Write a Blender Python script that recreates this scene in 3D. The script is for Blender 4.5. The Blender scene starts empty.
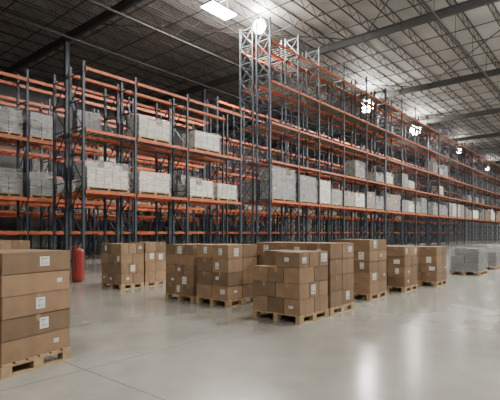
import bpy, math, random
from mathutils import Vector, Matrix
random.seed(11)
C=bpy.context.scene.collection
S40,C40=math.sin(math.radians(40.06)),math.cos(math.radians(40.06))
def W(r,d): return (S40*r+C40*d, -C40*r+S40*d)

# ---------------- mesh builder
class MB:
    def __init__(s): s.v=[];s.f=[];s.m=[]
    def box(s,cx,cy,cz,sx,sy,sz,mi=0):
        b=len(s.v)
        for dz in(-.5,.5):
            for dx,dy in((-.5,-.5),(.5,-.5),(.5,.5),(-.5,.5)):
                s.v.append((cx+dx*sx,cy+dy*sy,cz+dz*sz))
        for f in((0,3,2,1),(4,5,6,7),(0,1,5,4),(1,2,6,5),(2,3,7,6),(3,0,4,7)):
            s.f.append(tuple(b+i for i in f));s.m.append(mi)
    def bar(s,p,q,w,h=None,mi=0):
        h=h or w;p=Vector(p);q=Vector(q);d=(q-p).normalized()
        up=Vector((0,0,1)) if abs(d.z)<.95 else Vector((1,0,0))
        a=d.cross(up).normalized()*w/2;c=a.cross(d).normalized()*h/2
        b=len(s.v)
        for e in(p,q):
            for k in(-a-c,a-c,a+c,-a+c): s.v.append(tuple(e+k))
        for f in((0,1,2,3),(7,6,5,4),(0,4,5,1),(1,5,6,2),(2,6,7,3),(3,7,4,0)):
            s.f.append(tuple(b+i for i in f));s.m.append(mi)
    def cyl(s,cx,cy,z0,z1,r0,r1,n=20,mi=0):
        b=len(s.v)
        for z,r in((z0,r0),(z1,r1)):
            for i in range(n):
                a=2*math.pi*i/n;s.v.append((cx+r*math.cos(a),cy+r*math.sin(a),z))
        for i in range(n):
            j=(i+1)%n;s.f.append((b+i,b+j,b+n+j,b+n+i));s.m.append(mi)
        s.f.append(tuple(b+n-1-i for i in range(n)));s.m.append(mi)
        s.f.append(tuple(b+n+i for i in range(n)));s.m.append(mi)
    def mesh(s,name,mats):
        me=bpy.data.meshes.new(name);me.from_pydata(s.v,[],s.f)
        for m in mats: me.materials.append(m)
        for p,mi in zip(me.polygons,s.m): p.material_index=mi
        me.update();return me
def obj(name,me,loc=(0,0,0),rz=0,parent=None,**kw):
    o=bpy.data.objects.new(name,me);C.objects.link(o)
    o.location=loc;o.rotation_euler=(0,0,rz)
    if parent: o.parent=parent
    for k,v in kw.items(): o[k]=v
    return o
# ---------------- materials
def mat(name,col,rough=.6,metal=0,noise=0,nscale=5,bump=0,bscale=40,rnd=0,spec=None):
    m=bpy.data.materials.new(name);m.use_nodes=True;n=m.node_tree;L=n.links
    b=n.nodes['Principled BSDF'];b.inputs['Roughness'].default_value=rough;b.inputs['Metallic'].default_value=metal
    if spec is not None: b.inputs['Specular IOR Level'].default_value=spec
    b.inputs['Base Color'].default_value=(*col,1)
    tc=n.nodes.new('ShaderNodeTexCoord')
    last=None
    if noise:
        t=n.nodes.new('ShaderNodeTexNoise');t.inputs['Scale'].default_value=nscale;t.inputs['Detail'].default_value=6
        L.new(tc.outputs['Object'],t.inputs['Vector'])
        r=n.nodes.new('ShaderNodeMapRange');r.inputs['From Min'].default_value=.3;r.inputs['From Max'].default_value=.7
        r.inputs['To Min'].default_value=1-noise;r.inputs['To Max'].default_value=1+noise
        L.new(t.outputs['Fac'],r.inputs['Value']);last=r.outputs[0]
    if rnd:
        oi=n.nodes.new('ShaderNodeObjectInfo');r2=n.nodes.new('ShaderNodeMapRange')
        r2.inputs['To Min'].default_value=1-rnd;r2.inputs['To Max'].default_value=1+rnd
        L.new(oi.outputs['Random'],r2.inputs['Value'])
        if last:
            mu=n.nodes.new('ShaderNodeMath');mu.operation='MULTIPLY';L.new(last,mu.inputs[0]);L.new(r2.outputs[0],mu.inputs[1]);last=mu.outputs[0]
        else: last=r2.outputs[0]
    if last:
        vm=n.nodes.new('ShaderNodeVectorMath');vm.operation='SCALE';vm.inputs[0].default_value=col
        L.new(last,vm.inputs['Scale']);L.new(vm.outputs[0],b.inputs['Base Color'])
    if bump:
        t=n.nodes.new('ShaderNodeTexNoise');t.inputs['Scale'].default_value=bscale
        L.new(tc.outputs['Object'],t.inputs['Vector'])
        bp=n.nodes.new('ShaderNodeBump');bp.inputs['Strength'].default_value=bump;bp.inputs['Distance'].default_value=.05
        L.new(t.outputs['Fac'],bp.inputs['Height']);L.new(bp.outputs[0],b.inputs['Normal'])
    return m
M_blue=mat('upright_paint',(.034,.044,.060),.45,.2,noise=.25,nscale=2)
M_orange=mat('beam_paint',(.40,.088,.028),.5,noise=.25,nscale=1.5)
M_deck=mat('deck_wood',(.12,.09,.07),.8,noise=.3)
M_card=mat('cardboard',(.20,.124,.070),.8,noise=.15,nscale=4,rnd=.30)
M_tape=mat('packing_tape',(.30,.20,.11),.25)
M_label=mat('label_paper',(.66,.66,.64),.6)
M_ink=mat('label_ink',(.05,.05,.06),.6)
M_wood=mat('pallet_wood',(.36,.25,.135),.8,noise=.25,nscale=7,rnd=.15)
M_gird=mat('girder_paint',(.045,.044,.042),.6,noise=.1)
M_joist=mat('joist_paint',(.040,.038,.036),.6)
M_col=mat('column_paint',(.04,.048,.058),.5)
M_wload=mat('white_cartons',(.68,.63,.56),.7,noise=.15,nscale=3,rnd=.15)
M_gload=mat('grey_wrapped_goods',(.20,.195,.185),.5,noise=.45,nscale=3,rnd=.35)
M_bload=mat('brown_cartons',(.24,.18,.13),.8,noise=.25,nscale=3,rnd=.25)
M_silver=mat('silver_sheet',(.17,.175,.18),.35,.4,noise=.3,nscale=3,bump=.3,bscale=9)
M_red=mat('red_paint',(.19,.018,.013),.45,noise=.15)
M_black=mat('black_rubber',(.02,.02,.02),.6)
M_metal=mat('fixture_metal',(.4,.4,.4),.4,.6)
def wrapmat(name,col,a0,a1):
    m=bpy.data.materials.new(name);m.use_nodes=True;n=m.node_tree;L=n.links
    b=n.nodes['Principled BSDF'];b.inputs['Base Color'].default_value=(*col,1);b.inputs['Roughness'].default_value=.15
    tr=n.nodes.new('ShaderNodeBsdfTransparent');mx=n.nodes.new('ShaderNodeMixShader')
    tc=n.nodes.new('ShaderNodeTexCoord');mp=n.nodes.new('ShaderNodeMapping');mp.inputs['Scale'].default_value=(.7,.7,5)
    mp.inputs['Rotation'].default_value=(.2,.15,0)
    oi=n.nodes.new('ShaderNodeObjectInfo');ad=n.nodes.new('ShaderNodeVectorMath');ad.operation='ADD'
    sc=n.nodes.new('ShaderNodeMath');sc.operation='MULTIPLY';sc.inputs[1].default_value=40;L.new(oi.outputs['Random'],sc.inputs[0])
    L.new(tc.outputs['Object'],ad.inputs[0]);L.new(sc.outputs[0],ad.inputs[1])
    t=n.nodes.new('ShaderNodeTexNoise');t.inputs['Scale'].default_value=2.5;t.inputs['Detail'].default_value=4;t.inputs['Distortion'].default_value=.3
    L.new(ad.outputs[0],mp.inputs['Vector']);L.new(mp.outputs[0],t.inputs['Vector'])
    r=n.nodes.new('ShaderNodeMapRange');r.inputs['From Min'].default_value=.3;r.inputs['From Max'].default_value=.7
    r.inputs['To Min'].default_value=a0;r.inputs['To Max'].default_value=a1
    L.new(t.outputs['Fac'],r.inputs['Value']);L.new(r.outputs[0],mx.inputs[0])
    bp=n.nodes.new('ShaderNodeBump');bp.inputs['Strength'].default_value=.7;bp.inputs['Distance'].default_value=.12
    L.new(t.outputs['Fac'],bp.inputs['Height']);L.new(bp.outputs[0],b.inputs['Normal'])
    L.new(tr.outputs[0],mx.inputs[1]);L.new(b.outputs[0],mx.inputs[2])
    L.new(mx.outputs[0],n.nodes['Material Output'].inputs['Surface']);return m
M_wrap=wrapmat('stretch_film',(.50,.51,.52),.04,.58)
M_dwrap=wrapmat('grey_film',(.30,.31,.32),.15,.6)
def emis(name,s):
    m=bpy.data.materials.new(name);m.use_nodes=True;n=m.node_tree
    b=n.nodes['Principled BSDF'];b.inputs['Emission Color'].default_value=(1,.97,.9,1);b.inputs['Emission Strength'].default_value=s
    return m
M_em=emis('lamp_diffuser',110)
def floormat():
    m=bpy.data.materials.new('polished_concrete');m.use_nodes=True;n=m.node_tree;L=n.links
    b=n.nodes['Principled BSDF'];tc=n.nodes.new('ShaderNodeTexCoord')
    def noise(s,d=6):
        t=n.nodes.new('ShaderNodeTexNoise');t.inputs['Scale'].default_value=s;t.inputs['Detail'].default_value=d
        L.new(tc.outputs['Object'],t.inputs['Vector']);return t.outputs['Fac']
    cr=n.nodes.new('ShaderNodeValToRGB');cr.color_ramp.elements[0].position=.3;cr.color_ramp.elements[1].position=.7
    cr.color_ramp.elements[0].color=(.165,.165,.148,1);cr.color_ramp.elements[1].color=(.255,.252,.228,1)
    L.new(noise(.3,10),cr.inputs[0])
    cr2=n.nodes.new('ShaderNodeValToRGB');cr2.color_ramp.elements[0].position=.35;cr2.color_ramp.elements[1].position=.6
    cr2.color_ramp.elements[0].color=(.88,.88,.88,1);cr2.color_ramp.elements[1].color=(1,1,1,1)
    L.new(noise(2.6,9),cr2.inputs[0])
    mx=n.nodes.new('ShaderNodeMix');mx.data_type='RGBA';mx.blend_type='MULTIPLY';mx.inputs[0].default_value=1
    L.new(cr.outputs[0],mx.inputs[6]);L.new(cr2.outputs[0],mx.inputs[7])
    sp=n.nodes.new('ShaderNodeSeparateXYZ');L.new(tc.outputs['Object'],sp.inputs[0])
    def joint(o,step,off):
        a=n.nodes.new('ShaderNodeMath');a.operation='ADD';a.inputs[1].default_value=off;L.new(o,a.inputs[0])
        w=n.nodes.new('ShaderNodeMath');w.operation='PINGPONG';w.inputs[1].default_value=step/2;L.new(a.outputs[0],w.inputs[0])
        l=n.nodes.new('ShaderNodeMath');l.operation='LESS_THAN';l.inputs[1].default_value=.011;L.new(w.outputs[0],l.inputs[0]);return l.outputs[0]
    mm=n.nodes.new('ShaderNodeMath');mm.operation='MAXIMUM';L.new(joint(sp.outputs[0],5,1.3),mm.inputs[0]);L.new(joint(sp.outputs[1],5,2.2),mm.inputs[1])
    m2=n.nodes.new('ShaderNodeMix');m2.data_type='RGBA';L.new(mx.outputs[2],m2.inputs[6]);m2.inputs[7].default_value=(.09,.09,.085,1)
    ms=n.nodes.new('ShaderNodeMath');ms.operation='MULTIPLY';ms.inputs[1].default_value=.6;L.new(mm.outputs[0],ms.inputs[0]);L.new(ms.outputs[0],m2.inputs[0])
    L.new(m2.outputs[2],b.inputs['Base Color'])
    r=n.nodes.new('ShaderNodeMapRange');r.inputs['From Min'].default_value=.3;r.inputs['From Max'].default_value=.7;r.inputs['To Min'].default_value=.16;r.inputs['To Max'].default_value=.25
    L.new(noise(.5,5),r.inputs['Value']);L.new(r.outputs[0],b.inputs['Roughness'])
    b.inputs['Specular IOR Level'].default_value=1.0
    return m
M_floor=floormat()
def deckmat():
    m=mat('roof_deck',(.33,.322,.305),.7,noise=.2,nscale=.3);n=m.node_tree;L=n.links;b=n.nodes['Principled BSDF']
    tc=n.nodes.new('ShaderNodeTexCoord');w=n.nodes.new('ShaderNodeTexWave');w.bands_direction='X';w.inputs['Scale'].default_value=1.2
    L.new(tc.outputs['Object'],w.inputs['Vector']);bp=n.nodes.new('ShaderNodeBump');bp.inputs['Strength'].default_value=.45;bp.inputs['Distance'].default_value=.06
    L.new(w.outputs['Fac'],bp.inputs['Height']);L.new(bp.outputs[0],b.inputs['Normal']);return m
M_roof=deckmat()
M_wall=mat('wall_panel',(.20,.20,.195),.7,noise=.08,nscale=.4)

# ---------------- setting
X0,X1,Y0,Y1,H=-14,122,-16,50,18.2
def slab(name,cx,cy,cz,sx,sy,sz,m):
    b=MB();b.box(0,0,0,sx,sy,sz);o=obj(name,b.mesh(name,[m]),(cx,cy,cz),kind='structure');return o
slab('floor',(X0+X1)/2,(Y0+Y1)/2,-.1,X1-X0,Y1-Y0,.2,M_floor)
slab('ceiling',(X0+X1)/2,(Y0+Y1)/2,H+.1,X1-X0,Y1-Y0,.2,M_roof)
slab('wall_back',(X0+X1)/2,Y1+.1,H/2,X1-X0,.2,H,M_wall)
slab('wall_end',X1+.1,(Y0+Y1)/2,H/2,.2,Y1-Y0,H,M_wall)
gb=MB();L_=Y1-Y0
gb.box(0,0,.27,.24,L_,.05);gb.box(0,0,-.27,.24,L_,.05);gb.box(0,0,0,.07,L_,.52)
for i in range(int(L_/3)): gb.box(0,-L_/2+1.5+i*3,0,.2,.05,.5)
gm=gb.mesh('roof_girder',[M_gird])
GX=[2.2,17.3,32.3,47.4,62.5,77.6,92.7,107.8]
for x in GX:
    obj('roof_girder',gm,(x,(Y0+Y1)/2,17.0),category='roof beam',label='dark steel girder spanning under the roof joists',group='roof girders')
JL=X1-X0-.4
jb=MB();n=int(JL/1.6)
jb.box(0,0,.40,JL,.09,.06);jb.box(0,0,-.38,JL,.08,.055)
for i in range(n):
    a=-JL/2+i*1.6;jb.bar((a,0,-.36),(a+.8,0,.38),.035);jb.bar((a+.8,0,.38),(a+1.6,0,-.36),.035)
jm=jb.mesh('roof_joist',[M_joist])
y=Y0+1
while y<Y1-.5:
    obj('roof_joist',jm,((X0+X1)/2,y,17.74),category='roof joist',label='dark open-web steel joist under the roof deck',group='roof joists');y+=2.0
bb=MB();bb.bar((0,-L_/2+.2,0),(0,L_/2-.2,0),.05)
bm_=bb.mesh('bridging_rod',[M_joist])
x=X0+2.6
while x<X1-1:
    if min(abs(x-g) for g in GX)>.6:
        obj('bridging_rod',bm_,(x,(Y0+Y1)/2,17.31),category='bracing rod',label='thin dark steel bridging rod tying the roof joists',group='joist bridging rods')
    x+=3.0
for i,g in enumerate(GX[:-1]):
    for s in range(3):
        ya=2+s*15
        b=MB();a=Vector((g+.3,ya,0));c=Vector((GX[i+1]-.3,ya+13,0))
        if s%2: a.y,c.y=c.y,a.y
        m_=(a+c)/2;b.bar(a-m_,c-m_,.06)
        obj('wind_brace_rod',b.mesh('wind_brace_rod',[M_joist]),(m_.x,m_.y,17.2),category='bracing rod',label='thin diagonal steel brace rod between two roof girders',group='roof wind braces')
cb=MB();cb.box(0,0,8.34,.32,.32,16.68);cb.box(0,0,.02,.6,.6,.04)
cm=cb.mesh('building_column',[M_col])
for x in GX[1:]:
    obj('building_column',cm,(x,33.5,0),category='column',label='dark steel building column holding up a roof girder',group='building columns')
for yy in (9.5,25.5,31.5):
    p=MB();p.bar((X0+1,0,0),(X1-1,0,0),.13)
    for i in range(26): p.bar((X0+4.4+i*5,0,0),(X0+4.4+i*5,0,1.995),.03)
    obj('sprinkler_pipe',p.mesh('sprinkler_pipe',[M_gird]),(0,yy,16.2),category='pipe',label='long dark sprinkler pipe hung beneath the roof joists',group='sprinkler pipes')

# ---------------- lights
fb=MB();fb.box(0,0,.06,2.4,1.2,.12);fb.box(0,0,.15,.5,.4,.08);fbm=fb.mesh('fixture_housing',[M_metal])
db=MB();db.box(0,0,-.02,2.3,1.1,.035);dbm=db.mesh('lamp_diffuser',[M_em])
def dome(k):
    f2=MB();f2.cyl(0,0,.02,.12,.5*k,.4*k,28);f2.cyl(0,0,.1,.34,.2,.14,20)
    d2=MB();n=10;R=.62*k
    for i in range(n):
        a0=-math.pi/2+math.pi*.78*i/n;a1=-math.pi/2+math.pi*.78*(i+1)/n
        zc=-R*math.sin(-math.pi/2+math.pi*.78)
        d2.cyl(0,0,zc+R*math.sin(a0),zc+R*math.sin(a1),max(.02,R*math.cos(a0)),R*math.cos(a1),28)
    return f2.mesh('fixture_housing',[M_metal]),d2.mesh('lamp_diffuser',[M_em])
DM={.75:dome(.75),1.2:dome(1.2)}
_rods={}
def rod(z):
    if z not in _rods:
        rb=MB();rb.bar((0,0,.12),(0,0,18.199-z),.03);_rods[z]=rb.mesh('suspension_rod',[M_metal])
    return _rods[z]
def fixture(x,y,z,P,dm=.75,up=.25):
    e=obj('high_bay_light',None,(x,y,z),category='ceiling light',
        label='glowing round high bay lamp hanging from the roof' if dm else 'bright white rectangular light panel hanging from the roof',group='high bay lights')
    e.empty_display_size=.3
    f2m,d2m=DM[dm] if dm else (fbm,dbm)
    obj('fixture_housing',f2m,parent=e);obj('lamp_diffuser',d2m,parent=e)
    if dm: obj('suspension_rod',rod(z),parent=e)
    else:
        for s in(-.8,.8): obj('suspension_rod',rod(z),(s,0,0),parent=e)
    l=bpy.data.lights.new('lamp_light','AREA')
    if dm: l.shape='DISK';l.size=.7
    else: l.shape='RECTANGLE';l.size=2.1;l.size_y=.9
    l.energy=P;l.color=(1,.95,.87)
    obj('lamp_light',l,(0,0,-1.15*dm if dm else -.06),parent=e)
    l=bpy.data.lights.new('lamp_uplight','POINT');l.energy=P*up;l.shadow_soft_size=.25;l.color=(1,.965,.91)
    obj('lamp_uplight',l,(.3,0,.55),parent=e)
P=2300
fixture(21.4,20.7,16.6,P,0,.45)
fixture(25.35,20.4,17.2,P,.75,.6)
fixture(46.2,21.7,16.4,P,1.2,.7);fixture(61.2,21.6,16.4,P,1.2,.7)
for x,y in((84,22),(111,22.9)): fixture(x,y,16.6,P,.75,.5)
for x in(-4,10,22,35,49,64,82,102):
    for y in(3,-7): fixture(x,y,16.6,P*(1.25 if x>12 else .5),.75,.2)

# ---------------- racks
def frame_mesh(h,dep=1.15,w=.115,dense=False):
    b=MB();b.box(0,0,h/2,w,.1,h);b.box(0,dep,h/2,w,.1,h)
    b.box(0,0,.01,.24,.2,.02);b.box(0,dep,.01,.24,.2,.02)
    z=.3;k=0
    while z+1.2<h:
        b.bar((0,.03,z),(0,dep-.03,z),.045)
        if k%2 or dense: b.bar((-.02,.03,z),(-.02,dep-.03,z+1.2),.04)
        if not k%2 or dense: b.bar((.02,dep-.03,z),(.02,.03,z+1.2),.04)
        z+=1.2;k+=1
    b.bar((0,.03,z),(0,dep-.03,z),.045)
    return b
_fm={}
def fmesh(h):
    if h not in _fm: _fm[h]=frame_mesh(h,dense=h>12).mesh('upright_frame',[M_blue])
    return _fm[h]
_bmesh={}
def beam_mesh(w):
    k=round(w,2)
    if k not in _bmesh:
        b=MB();b.box(w/2,0,0,w-.12,.06,.13)
        b.box(.08,0,-.02,.03,.075,.26);b.box(w-.08,0,-.02,.03,.075,.26)
        _bmesh[k]=b.mesh('shelf_beam',[M_orange])
    return _bmesh[k]
_dm={}
def deck_mesh(w,dep=1.15):
    k=round(w,2)
    if k not in _dm:
        b=MB();n=max(3,int(w/.32))
        for i in range(n): b.box(.1+(w-.2)*(i+.5)/n,dep/2,0,(w-.2)/n*.6,dep-.02,.03)
        _dm[k]=b.mesh('deck_board_set',[M_deck])
    return _dm[k]
def rack(xs,y,h,levels,detailed=True,label='',group='pallet racks',bh=.13):
    if detailed:
        e=obj('pallet_rack',None,(xs[0],y,0),category='rack',label=label,group=group);e.empty_display_size=.3
        for x in xs: obj('upright_frame',fmesh(h),(x-xs[0],0,0),parent=e)
        for a,b in zip(xs,xs[1:]):
            for z in levels:
                for yy in(-.085,1.235): obj('shelf_beam',beam_mesh(b-a),(a-xs[0],yy,z-.066),parent=e)
                if z<h-.6: obj('deck_board_set',deck_mesh(b-a),(a-xs[0],0,z+.016),parent=e)
        return e
    b=MB();x0=xs[0]
    for x in xs:
        f=frame_mesh(h,dense=h>12);k=len(b.v)
        b.v+=[(vx+x-x0,vy,vz) for vx,vy,vz in f.v];b.f+=[tuple(i+k for i in q) for q in f.f];b.m+=f.m
    for a,c in zip(xs,xs[1:]):
        for z in levels:
            for yy in(-.085,1.235): b.box((a+c)/2-x0,yy,z-bh/2,c-a-.1,.06,bh,1)
            if z<h-.6:
                n=6
                for i in range(n): b.box(a-x0+.1+(c-a-.2)*(i+.5)/n,.575,z+.016,(c-a-.2)/n*.6,1.13,.03,2)
    return obj('pallet_rack',b.mesh('pallet_rack',[M_blue,M_orange,M_deck]),(x0,y,0),category='rack',label=label,group=group)
RY=18.0
LLV=[3.49,6.2,8.9]
lx=[10.06,12.76,16.1,20.5]
rack(lx,RY,9.15,LLV,True,'lower pallet rack with dark uprights, orange beams and white loads','low pallet racks')
rack(lx,RY+1.5,9.15,LLV,True,'lower pallet rack standing against another rack','low pallet racks')
RLV=[3.8,6.5,9.1,11.9,14.6]
rx=[23.5,26.9,29.8,33.8,38.2,42.4]
lab='very tall pallet rack with dark lattice uprights and orange beams'
lab2='very tall pallet rack standing against the aisle rack'
rack(rx,RY,16.1,RLV,True,lab,'tall pallet racks')
rack(rx,RY+1.5,16.1,RLV,True,lab2,'tall pallet racks')
rxs=[rx]
x=42.6
while x<98:
    xs=[x+4.2*i for i in range(5)];rxs.append(xs)
    rack(xs,RY,16.1,RLV,x<58,lab,'tall pallet racks')
    rack(xs,RY+1.5,16.1,RLV,False,lab2,'tall pallet racks')
    x=xs[-1]+.2
backrows=[]
for (yy,xs0,xe,h,lv) in((24.4,4,24,10.4,[1.7,3.5,6.7,9.9]),(28.6,4,24,10.4,[1.7,3.5,6.7,9.9]),(36,6,48,10.4,[1.6,3.3,6.3,9.5]),(40.5,8,60,10.4,[1.6,3.3,6.3,9.5]),(45.5,10,70,10.4,[1.6,3.3,6.3,9.5]),
      (24.4,25,100,12.4,[1.7,3.5,6.5,9.3,12.1]),(28.6,25,100,9.6,[1.7,3.5,6.5,9.3])):
    x=xs0
    while x<xe:
        n=min(5,max(2,int((xe-x)/3.2)+1));xs=[x+3.2*i for i in range(n)]
        rack(xs,yy,h,lv,False,'pallet rack in a farther row with orange beams','rear pallet racks',.17)
        backrows.append((xs,yy,lv[1:]));x=xs[-1]+.3
        if n<5: break

# ---------------- pallets and loads
def pallet_mb(w,d,b=None,mi=0,z=0):
    b=b or MB();n=max(5,int(w/.15))
    for i in range(3):
        for j in range(3): b.box(.07+(w-.14)*i/2,.05+(d-.1)*j/2,z+.065,.13,.09,.085,mi)
    for j in range(3):
        b.box(w/2,.05+(d-.1)*j/2,z+.118,w,.09,.02,mi)
        b.box(w/2,.05+(d-.1)*j/2,z+.011,w,.09,.022,mi)
    for i in range(n): b.box(w*(i+.5)/n,d/2,z+.139,w/n*.8,d,.022,mi)
    return b
PH=.15
_pm={}
def pmesh(w,d):
    k=(w,d)
    if k not in _pm: _pm[k]=pallet_mb(w,d).mesh('wooden_pallet',[M_wood])
    return _pm[k]
KM={0:M_wload,1:M_bload,2:M_silver,3:M_gload}
_lm={}
def load_meshes(w,d,h,kind,var=0):
    k=(w,d,h,kind,var)
    if k in _lm:return _lm[k]
    b=MB();nx=max(2,int(w/(.42 if kind==0 else .5)));nz=max(3,int(h/(.28 if kind in(0,1) else .4)));ny=2
    for iz in range(nz):
        for ix in range(nx):
            for iy in range(ny):
                if iz==nz-1 and random.random()<.22: continue
                ox,oy=random.uniform(-.012,.012),random.uniform(-.012,.012)
                b.box(.05+(w-.10)*(ix+.5)/nx+ox,.05+(d-.10)*(iy+.5)/ny+oy,PH+h*(iz+.5)/nz,(w-.10)/nx-.022,(d-.10)/ny-.03,h/nz-.01)
    cm=b.mesh('carton_load',[KM[kind]])
    v=[];f=[];N=12
    per=[]
    for i in range(N): per.append((w*i/N,0))
    for i in range(N//2): per.append((w,d*i/(N//2)))
    for i in range(N): per.append((w-w*i/N,d))
    for i in range(N//2): per.append((0,d-d*i/(N//2)))
    K=8;n=len(per)
    tw=random.uniform(-.1,.1)
    fold=[random.uniform(-.018,.012) for _ in per]
    for kz in range(K+1):
        for q,(px,py) in enumerate(per):
            o=random.uniform(-.006,.006)+fold[q]-(.06 if kz==K else .01 if kz==K-1 else 0)
            cx,cy=px-w/2,py-d/2;l=math.hypot(cx,cy)
            zt=(h+.02)*kz/K
            if kz==K: zt+=tw*(px/w-.5)+random.uniform(-.04,.015)
            v.append((px+cx/l*o,py+cy/l*o,PH-.01*(kz==0)+zt))
    for kz in range(K):
        for i in range(n):
            j=(i+1)%n;f.append((kz*n+i,kz*n+j,(kz+1)*n+j,(kz+1)*n+i))
    f.append(tuple(K*n+i for i in range(n)))
    me=bpy.data.meshes.new('stretch_wrap');me.from_pydata(v,[],f);me.materials.append(M_dwrap if kind==2 else M_wrap)
    _lm[k]=(cm,me);return _lm[k]
LAB={0:'white cartons in clear film on a pallet on a shelf',1:'brown cartons in cloudy film on a pallet on a shelf',
     2:'silver sheet bundle on a pallet',3:'grey film-wrapped goods on a pallet on a shelf'}
_jm={}
def wload(x,y,z,w,d,h,kind,detailed=True,label=None,group='wrapped pallet loads',rz=0,var=0):
    if detailed:
        e=obj('wrapped_pallet_load',None,(x,y,z),rz,category='pallet load',label=label or LAB[kind],group=group);e.empty_display_size=.2
        cm,wm=load_meshes(w,d,h,kind,var)
        obj('pallet_base',pmesh(w,d),parent=e);obj('carton_load',cm,parent=e);obj('stretch_wrap',wm,parent=e)
        return
    k=(w,d,h,kind)
    if k not in _jm:
        b=pallet_mb(w,d);nx=3;nz=4
        for i in range(nx):
            for j in range(nz):
                if j==nz-1 and random.random()<.25: continue
                b.box(w*(i+.5)/nx,d/2,PH+h*(j+.5)/nz,w/nx-.02,d-.04,h/nz-.012,1)
        _jm[k]=b.mesh('wrapped_pallet_load',[M_wood,KM[kind]])
    obj('wrapped_pallet_load',_jm[k],(x,y,z),category='pallet load',label=label or LAB[kind],group=group)
DZ=.033
wload(10.25,RY+.02,LLV[0]+DZ,2.2,1.08,1.2,0);wload(13.0,RY+.02,LLV[0]+DZ,2.0,1.08,1.0,0,var=1)
wload(16.35,RY+.02,LLV[0]+DZ,1.85,1.08,.92,0);wload(18.5,RY+.02,LLV[0]+DZ,1.75,1.08,.86,0)
wload(13.0,RY+.02,LLV[1]+DZ,2.0,1.08,1.05,0,var=2);wload(16.7,RY+.02,LLV[1]+DZ,2.05,1.08,.95,0)
wload(10.6,RY+1.52,LLV[1]+DZ,1.3,1.08,1.05,3);wload(17,RY+1.52,LLV[0]+DZ,1.6,1.08,1.3,3)
for xs in rxs:
    det=xs[0]<62
    for bi,(a,b) in enumerate(zip(xs,xs[1:])):
        w=round((b-a-.5)/2,2)
        for li,pr in enumerate((.9,.34,.12)):
            if li and a<33: continue
            if li==0 and random.random()<.5 or a<28 and li==0:
                ww=round(b-a-.6,2)
                h=2.15 if a<25 else random.choice((1.3,1.6,1.9))
                wload(a+.3,RY+.02,RLV[0]+DZ,ww,1.08,h,3 if a<25 else random.choice((0,3,3,1)),det,var=random.randint(0,2));continue
            for s in(0,1):
                if random.random()<pr:
                    kind=random.choice((0,3,3,1,3))
                    h=random.choice((1.2,1.5,1.8)) if li==0 else random.choice((.8,1.1,1.4))
                    wload(a+.2+s*(w+.14),RY+.02,RLV[li]+DZ,w-.04,1.08,h,kind,det,var=random.randint(0,2))
        if det and random.random()<.6:
            wload(a+.18,RY+1.52,RLV[0]+DZ,w,1.08,1.4,3,False)
for xs,yy,lv in backrows:
    if xs[0]>52: continue
    for a,b in zip(xs,xs[1:]):
        for li,z in enumerate(lv[:2]):
            for s in(0,1):
                if random.random()<(.5 if li==0 else .16):
                    wload(a+.15+s*1.48,yy+.03,z+DZ,1.35,1.08,random.choice((1.0,1.3)),3,xs[0]<12 and yy<26,var=random.randint(0,1))

# ---------------- cartons on the floor
_cm={}
def carton_meshes(w,d,h):
    k=(round(w,3),round(d,3),round(h,3))
    if k in _cm:return _cm[k]
    import bmesh
    bm=bmesh.new();bmesh.ops.create_cube(bm,size=1)
    for v in bm.verts: v.co=Vector((v.co.x*w,v.co.y*d,(v.co.z+.5)*h))
    bmesh.ops.bevel(bm,geom=list(bm.edges),offset=.006,segments=2,affect='EDGES')
    body=bpy.data.meshes.new('carton_body');bm.to_mesh(body);bm.free();body.materials.append(M_card)
    tapes=[]
    for ax in(0,1):
        t=MB();e=.0016;tl=h*.32
        if ax==0:
            t.box(0,0,h+e/2,w+2*e,.055,e)
            for s in(-1,1): t.box(s*(w/2+e/2),0,h-tl/2,e,.055,tl)
        else:
            t.box(0,0,h+e/2,.055,d+2*e,e)
            for s in(-1,1): t.box(0,s*(d/2+e/2),h-tl/2,.055,e,tl)
        tapes.append(t.mesh('packing_tape',[M_tape]))
    _cm[k]=(body,tapes);return _cm[k]
_lab={}
def label_mesh(w,h):
    k=(w,h)
    if k in _lab:return _lab[k]
    b=MB();b.box(0,-.002,0,w,.0016,h)
    b.box(-w*.05,-.0032,h*.3,w*.7,.001,h*.07,1);b.box(-w*.15,-.0032,h*.12,w*.5,.001,h*.05,1)
    for i in range(9): b.box(-w*.36+i*w*.09,-.0032,-h*.22,w*random.choice((.02,.04)),.001,h*.34,1)
    _lab[k]=b.mesh('shipping_label',[M_label,M_ink]);return _lab[k]
SZ=((.13,.1),(.1,.14),(.16,.11),(.09,.07),(.09,.05),(.14,.17),(.2,.15))
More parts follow.
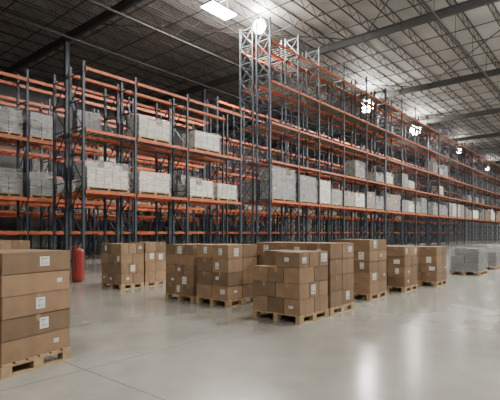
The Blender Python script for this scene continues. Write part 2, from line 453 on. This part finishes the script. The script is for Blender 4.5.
def stack(ox,oy,rz,L,D,nx,ny,layers,bh,skip=(),gname='cartons on floor pallets',lab='brown cardboard carton stacked on a wooden pallet',lp=.36,facex=True,fixed=None):
    R=Matrix.Rotation(rz,4,'Z')
    def T(x,y,z):
        p=R@Vector((x,y,0));return(ox+p.x,oy+p.y,z)
    obj('wooden_pallet',pmesh(L,D),T(0,0,0),rz,category='pallet',label='pale wooden pallet on the floor under brown cartons',group='floor pallets')
    for k in range(layers):
        a,b=(nx,ny)
        if nx!=ny and k%2 and nx>1: a,b=(ny,nx)
        sh=random.uniform(-.006,.006)
        cw,cd=(L-.02)/a,(D-.02)/b
        body,tape=carton_meshes(cw-.009,cd-.009,bh-.002)
        ax=random.randint(0,1)
        for i in range(a):
            for j in range(b):
                if k==layers-1 and (i,j) in skip: continue
                if 0<i<a-1 and 0<j<b-1 and k<layers-1: continue
                p=T(.01+sh+cw*(i+.5)+random.uniform(-.002,.002),.01-sh+cd*(j+.5)+random.uniform(-.002,.002),PH+.001+k*bh)
                c=obj('cardboard_carton',body,p,rz+random.uniform(-.005,.005),category='box',label=lab,group=gname)
                obj('packing_tape',tape[ax],parent=c)
                hw,hd=(cw-.009)/2,(cd-.009)/2
                if fixed is not None:
                    if j==0 and i==a-1:
                        for (kk,lx_,sz) in fixed:
                            if kk==k: obj('shipping_label',label_mesh(*sz),(lx_,-hd,bh*.52),parent=c)
                    continue
                if j==0 and random.random()<lp:
                    s=random.choice(SZ)
                    obj('shipping_label',label_mesh(*s),(random.uniform(-.8,.8)*max(.02,hw-.12),-hd,bh*random.uniform(.45,.6)),parent=c)
                if i==0 and facex and random.random()<lp:
                    s=random.choice(SZ)
                    obj('shipping_label',label_mesh(*s),(-hw,random.uniform(-.8,.8)*max(.02,hd-.12),bh*random.uniform(.45,.6)),-math.pi/2,parent=c)
def at(px,py):
    d=440*1.6/(py-233);return W((px-250)/440*d,d)
x,y=at(121,290);stack(x,y,0,.80,1.05,2,3,4,.285)
stack(x+.86,y+.05,0,.80,1.0,2,2,4,.292)
x,y=at(228,308);stack(x,y,0,1.0,1.0,2,2,4,.298)
stack(x-.03,y+1.06,0,1.0,1.0,2,3,5,.236)
x,y=at(300,325);stack(x,y,0,1.0,1.08,2,3,4,.277,skip=((0,1),(0,2)),lp=.45)
stack(x+1.06,y,0,1.0,1.08,2,2,4,.312)
stack(x+1.62,y+1.35,0,1.0,1.0,2,2,4,.308)
x,y=at(370,301);stack(x,y,0,1.0,1.0,2,2,5,.258)
x,y=at(405,293);stack(x,y,0,1.0,1.0,2,2,4,.272)
x,y=at(437,287);stack(x,y,0,1.0,1.0,2,2,4,.258)
rz=math.radians(13.4);fx,fy=W(-2.28,5.63)
ux,uy=math.cos(rz),math.sin(rz)
LA='large wide brown cardboard carton stacked five high on a pallet'
stack(fx-.95*ux,fy-.95*uy,rz,.95,1.0,1,2,5,.246,gname='large wide cartons',lab=LA,fixed=[(4,.08,(.13,.11)),(2,.02,(.12,.13)),(1,.08,(.12,.13)),(0,.25,(.07,.05)),(3,.3,(.07,.05))])
stack(fx-1.97*ux,fy-1.97*uy,rz,1.0,1.0,1,2,5,.243,gname='large wide cartons',lab=LA,lp=.5)
x,y=W(-8.2,14.0);stack(x,y,0,1.2,1.0,2,2,4,.30)
def silver(px,py,w,d,h):
    x,y=at(px,py)
    e=obj('film_wrapped_bundle',None,(x,y,0),category='pallet load',label='low bulky silver-grey film-wrapped goods on a floor pallet',group='silver wrapped bundles')
    cm,wm=load_meshes(w,d,h,2,int(px))
    obj('pallet_base',pmesh(w,d),parent=e);obj('goods_block',cm,parent=e);obj('stretch_wrap',wm,parent=e)
silver(480,276,1.3,1.1,.86)
silver(497,270,1.3,1.1,.9)
x,y=at(78,282)
e=obj('fire_extinguisher',None,(x,y,0),category='fire extinguisher',label='large dull red wheeled fire extinguisher on the concrete floor')
b=MB();b.cyl(0,0,.03,.14,.17,.195,28);b.cyl(0,0,.14,1.02,.195,.195,28);b.cyl(0,0,1.02,1.07,.195,.15,28);b.cyl(0,0,1.07,1.11,.15,.07,28);b.cyl(0,0,1.11,1.15,.05,.05)
obj('tank',b.mesh('tank',[M_red]),parent=e)
b=MB();b.cyl(0,0,1.14,1.21,.035,.035);b.bar((0,0,1.2),(.14,0,1.23),.03);b.bar((0,0,1.17),(-.12,-.03,1.17),.03);b.bar((-.12,-.03,1.17),(-.21,-.08,.9),.03);b.bar((-.21,-.08,.9),(-.22,-.1,.4),.03)
obj('valve_and_hose',b.mesh('valve_and_hose',[M_black]),parent=e)
b=MB();b.bar((-.17,.23,.15),(-.17,.23,1.15),.03);b.bar((.17,.23,.15),(.17,.23,1.15),.03);b.bar((-.17,.23,1.15),(.17,.23,1.15),.03);b.bar((-.24,.23,.15),(.24,.23,.15),.03);b.bar((0,0,.0),(0,0,.06),.1)
obj('trolley_frame',b.mesh('trolley_frame',[M_red]),parent=e)
for s in(-1,1):
    b=MB();b.cyl(0,0,-.03,.03,.15,.15,24)
    o=obj('wheel',b.mesh('wheel',[M_black]),(s*.22,.25,.15),parent=e);o.rotation_euler=(0,math.pi/2,0)

# ---------------- world + camera
w=bpy.data.worlds.new('world');bpy.context.scene.world=w;w.use_nodes=True
bg=w.node_tree.nodes['Background'];bg.inputs[0].default_value=(1,.98,.95,1);bg.inputs[1].default_value=.24
cd=bpy.data.cameras.new('camera');cam=bpy.data.objects.new('camera',cd);C.objects.link(cam)
cd.sensor_width=36;cd.lens=440/500*36;cd.shift_y=33/500;cd.clip_end=500
cam.location=(0,0,1.6);cam.rotation_euler=(math.pi/2,0,math.radians(40.06-90))
bpy.context.scene.camera=cam
